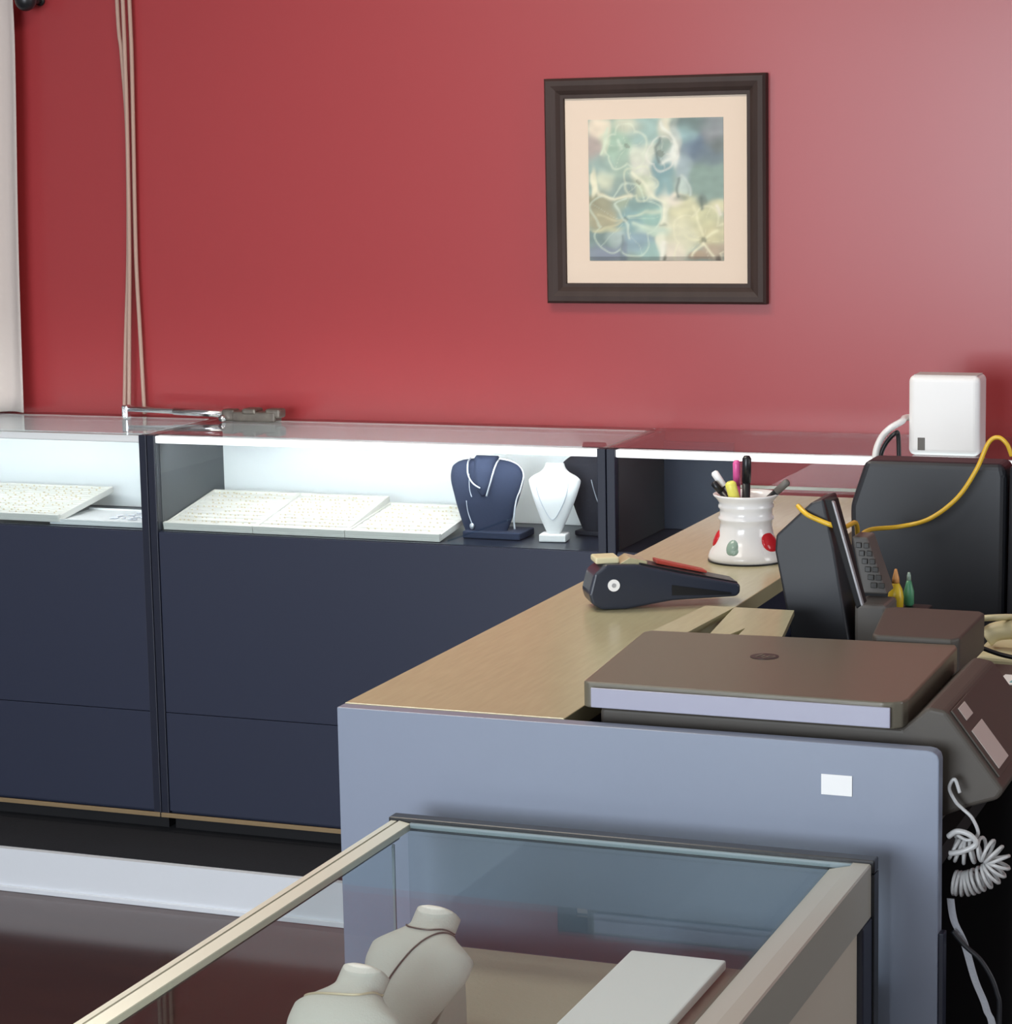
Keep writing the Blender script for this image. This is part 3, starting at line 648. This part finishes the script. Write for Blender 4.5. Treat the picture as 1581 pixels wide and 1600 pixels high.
def pen(name, label, a, b, r, m, capm=None, capn='cap'):
    a, b = Vector(a), Vector(b)
    o = thing(name, label, 'pen', a, 0, 'pens in the white cup')
    v = b-a; s = .72
    link('barrel', tube([(0, 0, 0), v*s], r, sides=14), m, o, True)
    link(capn, tube([v*s, v*.97, v], [r*1.12, r*1.12, r*.7], sides=14), capm or m, o, True)
cx, cy, cz = PC
pen('pen', 'white and black pen leaning left in the pen cup', (cx+.01, cy-.012, cz+.07), (-1.333, 4.43, 1.221), .0065, BLACKM, WHITE)
pen('pen', 'black pen lowest at the left of the pen cup', (cx+.0, cy-.028, cz+.09), (-1.329, 4.412, 1.203), .006, BLACKM)
pen('marker_pen', 'pink marker standing upright in the pen cup', (cx-.02, cy+.012, cz+.02), (-1.294, 4.452, 1.241), .0065, PINK)
pen('marker_pen', 'thick black marker standing tallest in the pen cup', (cx-.004, cy+.006, cz+.02), (-1.270, 4.44, 1.252), .0078, BLACKM)
pen('highlighter', 'yellow highlighter tip showing at the front of the pen cup', (cx+.008, cy-.02, cz+.03), (-1.292, 4.40, 1.207), .0095, LEMON)
pen('pen', 'black pen leaning right in the pen cup', (cx+.0, cy-.0, cz+.08), (-1.189, 4.44, 1.206), .0065, BLACKM, KEYG)

# ------------------------------------------------------------------ desk phone behind the printer
t = thing('desk_phone', 'black upright desk phone with angled display and grey keypad behind the printer', 'phone', (-.97, 3.9, .92))
def L(n, bm, m, sm=False, p=None):
    bmesh.ops.translate(bm, verts=bm.verts, vec=(.97, -3.9, -.92)); return link(n, bm, m, p or t, sm)
L('phone_body', prism([(-1.057, 1.172), (-1.055, 1.199), (-.995, 1.256), (-.975, 1.262), (-.957, 1.182), (-.925, .99), (-.925, .9206), (-1.03, .9206), (-1.030, 1.032), (-1.041, 1.091)], 'y', 3.86, 3.95, .004, 3), BLACKS)
L('display_plate', prism([(-.960, 1.270), (-.944, 1.270), (-.896, 1.100), (-.906, 1.092)], 'y', 3.806, 3.838, .002), BLACKV)
L('display_edge', prism([(-.9455, 1.269), (-.9415, 1.267), (-.8935, 1.101), (-.8965, 1.099)], 'y', 3.798, 3.808, .0005), mat('grey_bezel', (.4, .4, .42), .3))
L('keypad', prism([(-.944, 1.190), (-.918, 1.190), (-.884, 1.095), (-.925, 1.095)], 'y', 3.93, 3.985, .003), KEYG)
bm = bmesh.new()
for k in range(6):
    for j in range(2):
        s = k/6; B(bm, -.936+.030*s+j*.013, -.927+.032*s+j*.013, 3.9265, 3.931, 1.172-.080*s, 1.181-.080*s, .001)
L('keys', bm, mat('dark_keys', (.05, .048, .045), .4))
L('phone_base', box(-.925, -.872, 3.87, 3.955, .9206, 1.088, .006), KEYG)
# bottles, on a low dark box
tag(link('storage_box', box(-.93, -.835, 3.990, 4.07, .9206, 1.055, .004), BLACKM), 'low black box behind the printer with the small bottles on it', 'box')
t = thing('small_bottle', 'small yellow bottle with orange tip behind the printer', 'bottle', (-.888, 4.015, 1.0555), 0)
link('bottle_body', lathe([(.010, 0), (.013, .003), (.0135, .02), (.011, .034), (.007, .042), (.006, .044)], 24), mat('yellow_plastic', (.82, .58, .03), .35), t, True)
link('tip', lathe([(.0065, .044), (.006, .052), (.003, .064), (.002, .068)], 20), ORANGE, t, True)
t = thing('small_bottle', 'small green bottle beside the yellow one behind the printer', 'bottle', (-.872, 4.045, 1.0555), 0)
link('bottle_body', lathe([(.006, 0), (.009, .003), (.009, .025), (.006, .036), (.004, .044)], 24), GREEN, t, True)
link('tip', lathe([(.004, .044), (.0035, .052), (.002, .058)], 16), GREENG, t, True)

# ------------------------------------------------------------------ black equipment, router, cables
t = thing('equipment_housing', 'large black rounded equipment housing below the white router', 'equipment', (-.93, 4.56, .92))
bm = prism([(-.126, .322), (-.155, .235), (-.150, .0006), (.140, .0006), (.142, .30), (.136, .322)], 'y', -.06, .03, .012, 3)
link('housing_shell', bm, BLACKS, t)
bm = prism([(.1475, .322), (.440, .322), (.440, .0006), (.1445, .0006)], 'y', -.066, .025, .010, 3)
link('side_section', bm, BLACKS, t)
link('vent_band', box(-.10, .10,   .0305, .033, .05, .25, .001), BLACKM, t)
t = thing('router', 'white upright router box standing on the wall display case', 'router', (-1.07, 5.36, 1.1465))
link('router_shell', box(-.080, .078, -.045, .045, .0, .178, .014, 5), WHITE, t)
link('port_panel', box(-.058, -.042, -.0462, -.0448, .012, .040, .0004), KEYG, t)
link('top_groove', box(-.07, .07, -.034, .034, .1775, .1785), mat('soft_grey', (.6, .6, .6), .5), t)
tag(link('cable', tube(catmull([(-1.215, 5.29, 1.1), (-1.216, 5.285, 1.15), (-1.205, 5.29, 1.185), (-1.185, 5.29, 1.208), (-1.163, 5.31, 1.222), (-1.166, 5.37, 1.224), (-1.145, 5.418, 1.218)], 8), .0075), WHITE, smooth=True), 'thick white cable curving up and behind the router', 'cable')
tag(link('cable', tube(catmull([(-1.200, 5.285, 1.1), (-1.203, 5.28, 1.145), (-1.192, 5.28, 1.175), (-1.172, 5.28, 1.198), (-1.166, 5.29, 1.19), (-1.164, 5.29, 1.1)], 8), .005), BLACKM, smooth=True), 'black cable looping under the white cable left of the router', 'cable')
tag(link('cable', tube(catmull([(-.775, 4.475, 1.262), (-.783, 4.47, 1.284), (-.799, 4.47, 1.296), (-.817, 4.47, 1.285), (-.838, 4.465, 1.235), (-.872, 4.46, 1.182), (-.922, 4.455, 1.142), (-.975, 4.45, 1.126), (-1.010, 4.35, 1.134), (-.990, 4.18, 1.148), (-.962, 4.05, 1.172), (-.947, 3.97, 1.207), (-.944, 3.88, 1.214), (-.956, 3.849, 1.221), (-.980, 3.849, 1.229), (-1.000, 3.849, 1.238), (-1.02, 3.87, 1.248)], 10), .0042), YEL, smooth=True), 'yellow network cable draped across the black equipment housing', 'cable')

# cream items and card at the right edge
t = thing('cream_telephone', 'cream plastic telephone at the right edge behind the printer', 'telephone', (-.70, 4.16, .92))
link('phone_base', prism([(-.07, .0006), (.24, .0006), (.24, .05), (-.05, .058), (-.075, .04)], 'y', -.12, .12, .008, 3), CREAMP, t)
link('handset', tube(catmull([(-.05, -.06, .075), (-.02, -.055, .090), (.10, -.05, .095), (.2, -.05, .08)], 6), .018, sides=12, flat=.7), CREAMP, t, True)
tag(link('cable', tube(catmull([(-.80, 4.02, 1.00), (-.76, 4.0, 1.005), (-.70, 4.0, .988), (-.62, 3.99, .982), (-.55, 3.98, .985)], 8), .004), BLACKM, smooth=True), 'thin black cable lying over the cream telephone', 'cable')
tag(link('cable', tube(catmull([(-.78, 4.13, 1.02), (-.74, 4.08, 1.035), (-.70, 4.12, 1.03), (-.66, 4.06, 1.035), (-.60, 4.10, 1.03), (-.52, 4.08, 1.03)], 8), .0055), CREAMP, smooth=True), 'cream cord curled on the cream telephone', 'cable')
t = thing('note_card', 'white card with teal print on the printer at the right edge', 'card', (-.600, 3.58, 1.0405), R(-5))
link('card_sheet', box(-.035, .08, -.03, .035, .0, .0012), PAPER, t)
link('teal_panel', box(-.015, .07, -.018, .02, .00125, .0018), TEAL, t)

# ------------------------------------------------------------------ cords hanging at the counter edge
path = catmull([(-.618, 3.15, .905), (-.600, 3.15, .900), (-.575, 3.15, .906), (-.557, 3.15, .893), (-.565, 3.15, .874), (-.585, 3.15, .862), (-.600, 3.15, .856), (-.615, 3.15, .856)], 40)
bm = bmesh.new(); pts = []; Lp = len(path); turns = 19
for i in range(turns*14):
    s = i/(turns*14-1)*(Lp-1); k = int(min(s, Lp-2)); p = path[k].lerp(path[k+1], s-k); tg = (path[k+1]-path[k]).normalized()
    n1 = tg.cross(Vector((0, 1, 0))).normalized(); a = i/14*2*math.pi
    pts.append(p+n1*math.cos(a)*.0155+Vector((0, 1, 0))*math.sin(a)*.0155)
lead = catmull([(-.606, 3.135, .985), (-.613, 3.135, 1.003), (-.620, 3.135, .99), (-.612, 3.137, .972), (-.603, 3.14, .962), (-.590, 3.14, .95), (-.583, 3.145, .928), (-.596, 3.145, .918), (-.612, 3.145, .924), tuple(pts[0])], 8)
tube(lead+pts[1:], .0026, bm, 6)
tag(link('coiled_cord', bm, COIL, smooth=True), 'silver grey coiled cord hanging beside the counter end panel', 'cord')
tag(link('wire_loop', tube(catmull([(-.620, 3.13, .925), (-.607, 3.128, .934), (-.590, 3.128, .930), (-.583, 3.13, .918), (-.600, 3.128, .907), (-.618, 3.13, .902)], 8), .004), COIL, smooth=True), 'thick grey wire loop tangled above the coiled cord', 'cord')
pp = catmull([(-.622, 3.16, .830), (-.617, 3.16, .800), (-.603, 3.16, .770), (-.588, 3.16, .72), (-.572, 3.16, .68), (-.560, 3.16, .62), (-.545, 3.16, .30), (-.54, 3.16, .02)], 10)
bm = bmesh.new(); prev = None
for p in pp:
    q = [bm.verts.new(p+Vector((sx*.0048, sy*.0012, 0))) for sx, sy in ((-1, -1), (1, -1), (1, 1), (-1, 1))]
    if prev:
        for k in range(4): bm.faces.new((prev[k], prev[(k+1) % 4], q[(k+1) % 4], q[k]))
    else: bm.faces.new(q[::-1])
    prev = q
bm.faces.new(prev)
tag(link('flat_cable', bm, mat('pale_ribbon', (.62, .65, .72), .5, bump=.4, bscale=300)), 'flat pale ribbon cable hanging down beside the counter end panel', 'cable')
tag(link('cable', tube(catmull([(-.616, 3.145, .79), (-.60, 3.145, .772), (-.575, 3.145, .75), (-.556, 3.145, .712), (-.552, 3.145, .66), (-.56, 3.145, .4), (-.56, 3.15, .02)], 8), .0035), BLACKS, smooth=True), 'thin dark cable crossing the pale ribbon cable below the counter', 'cable')
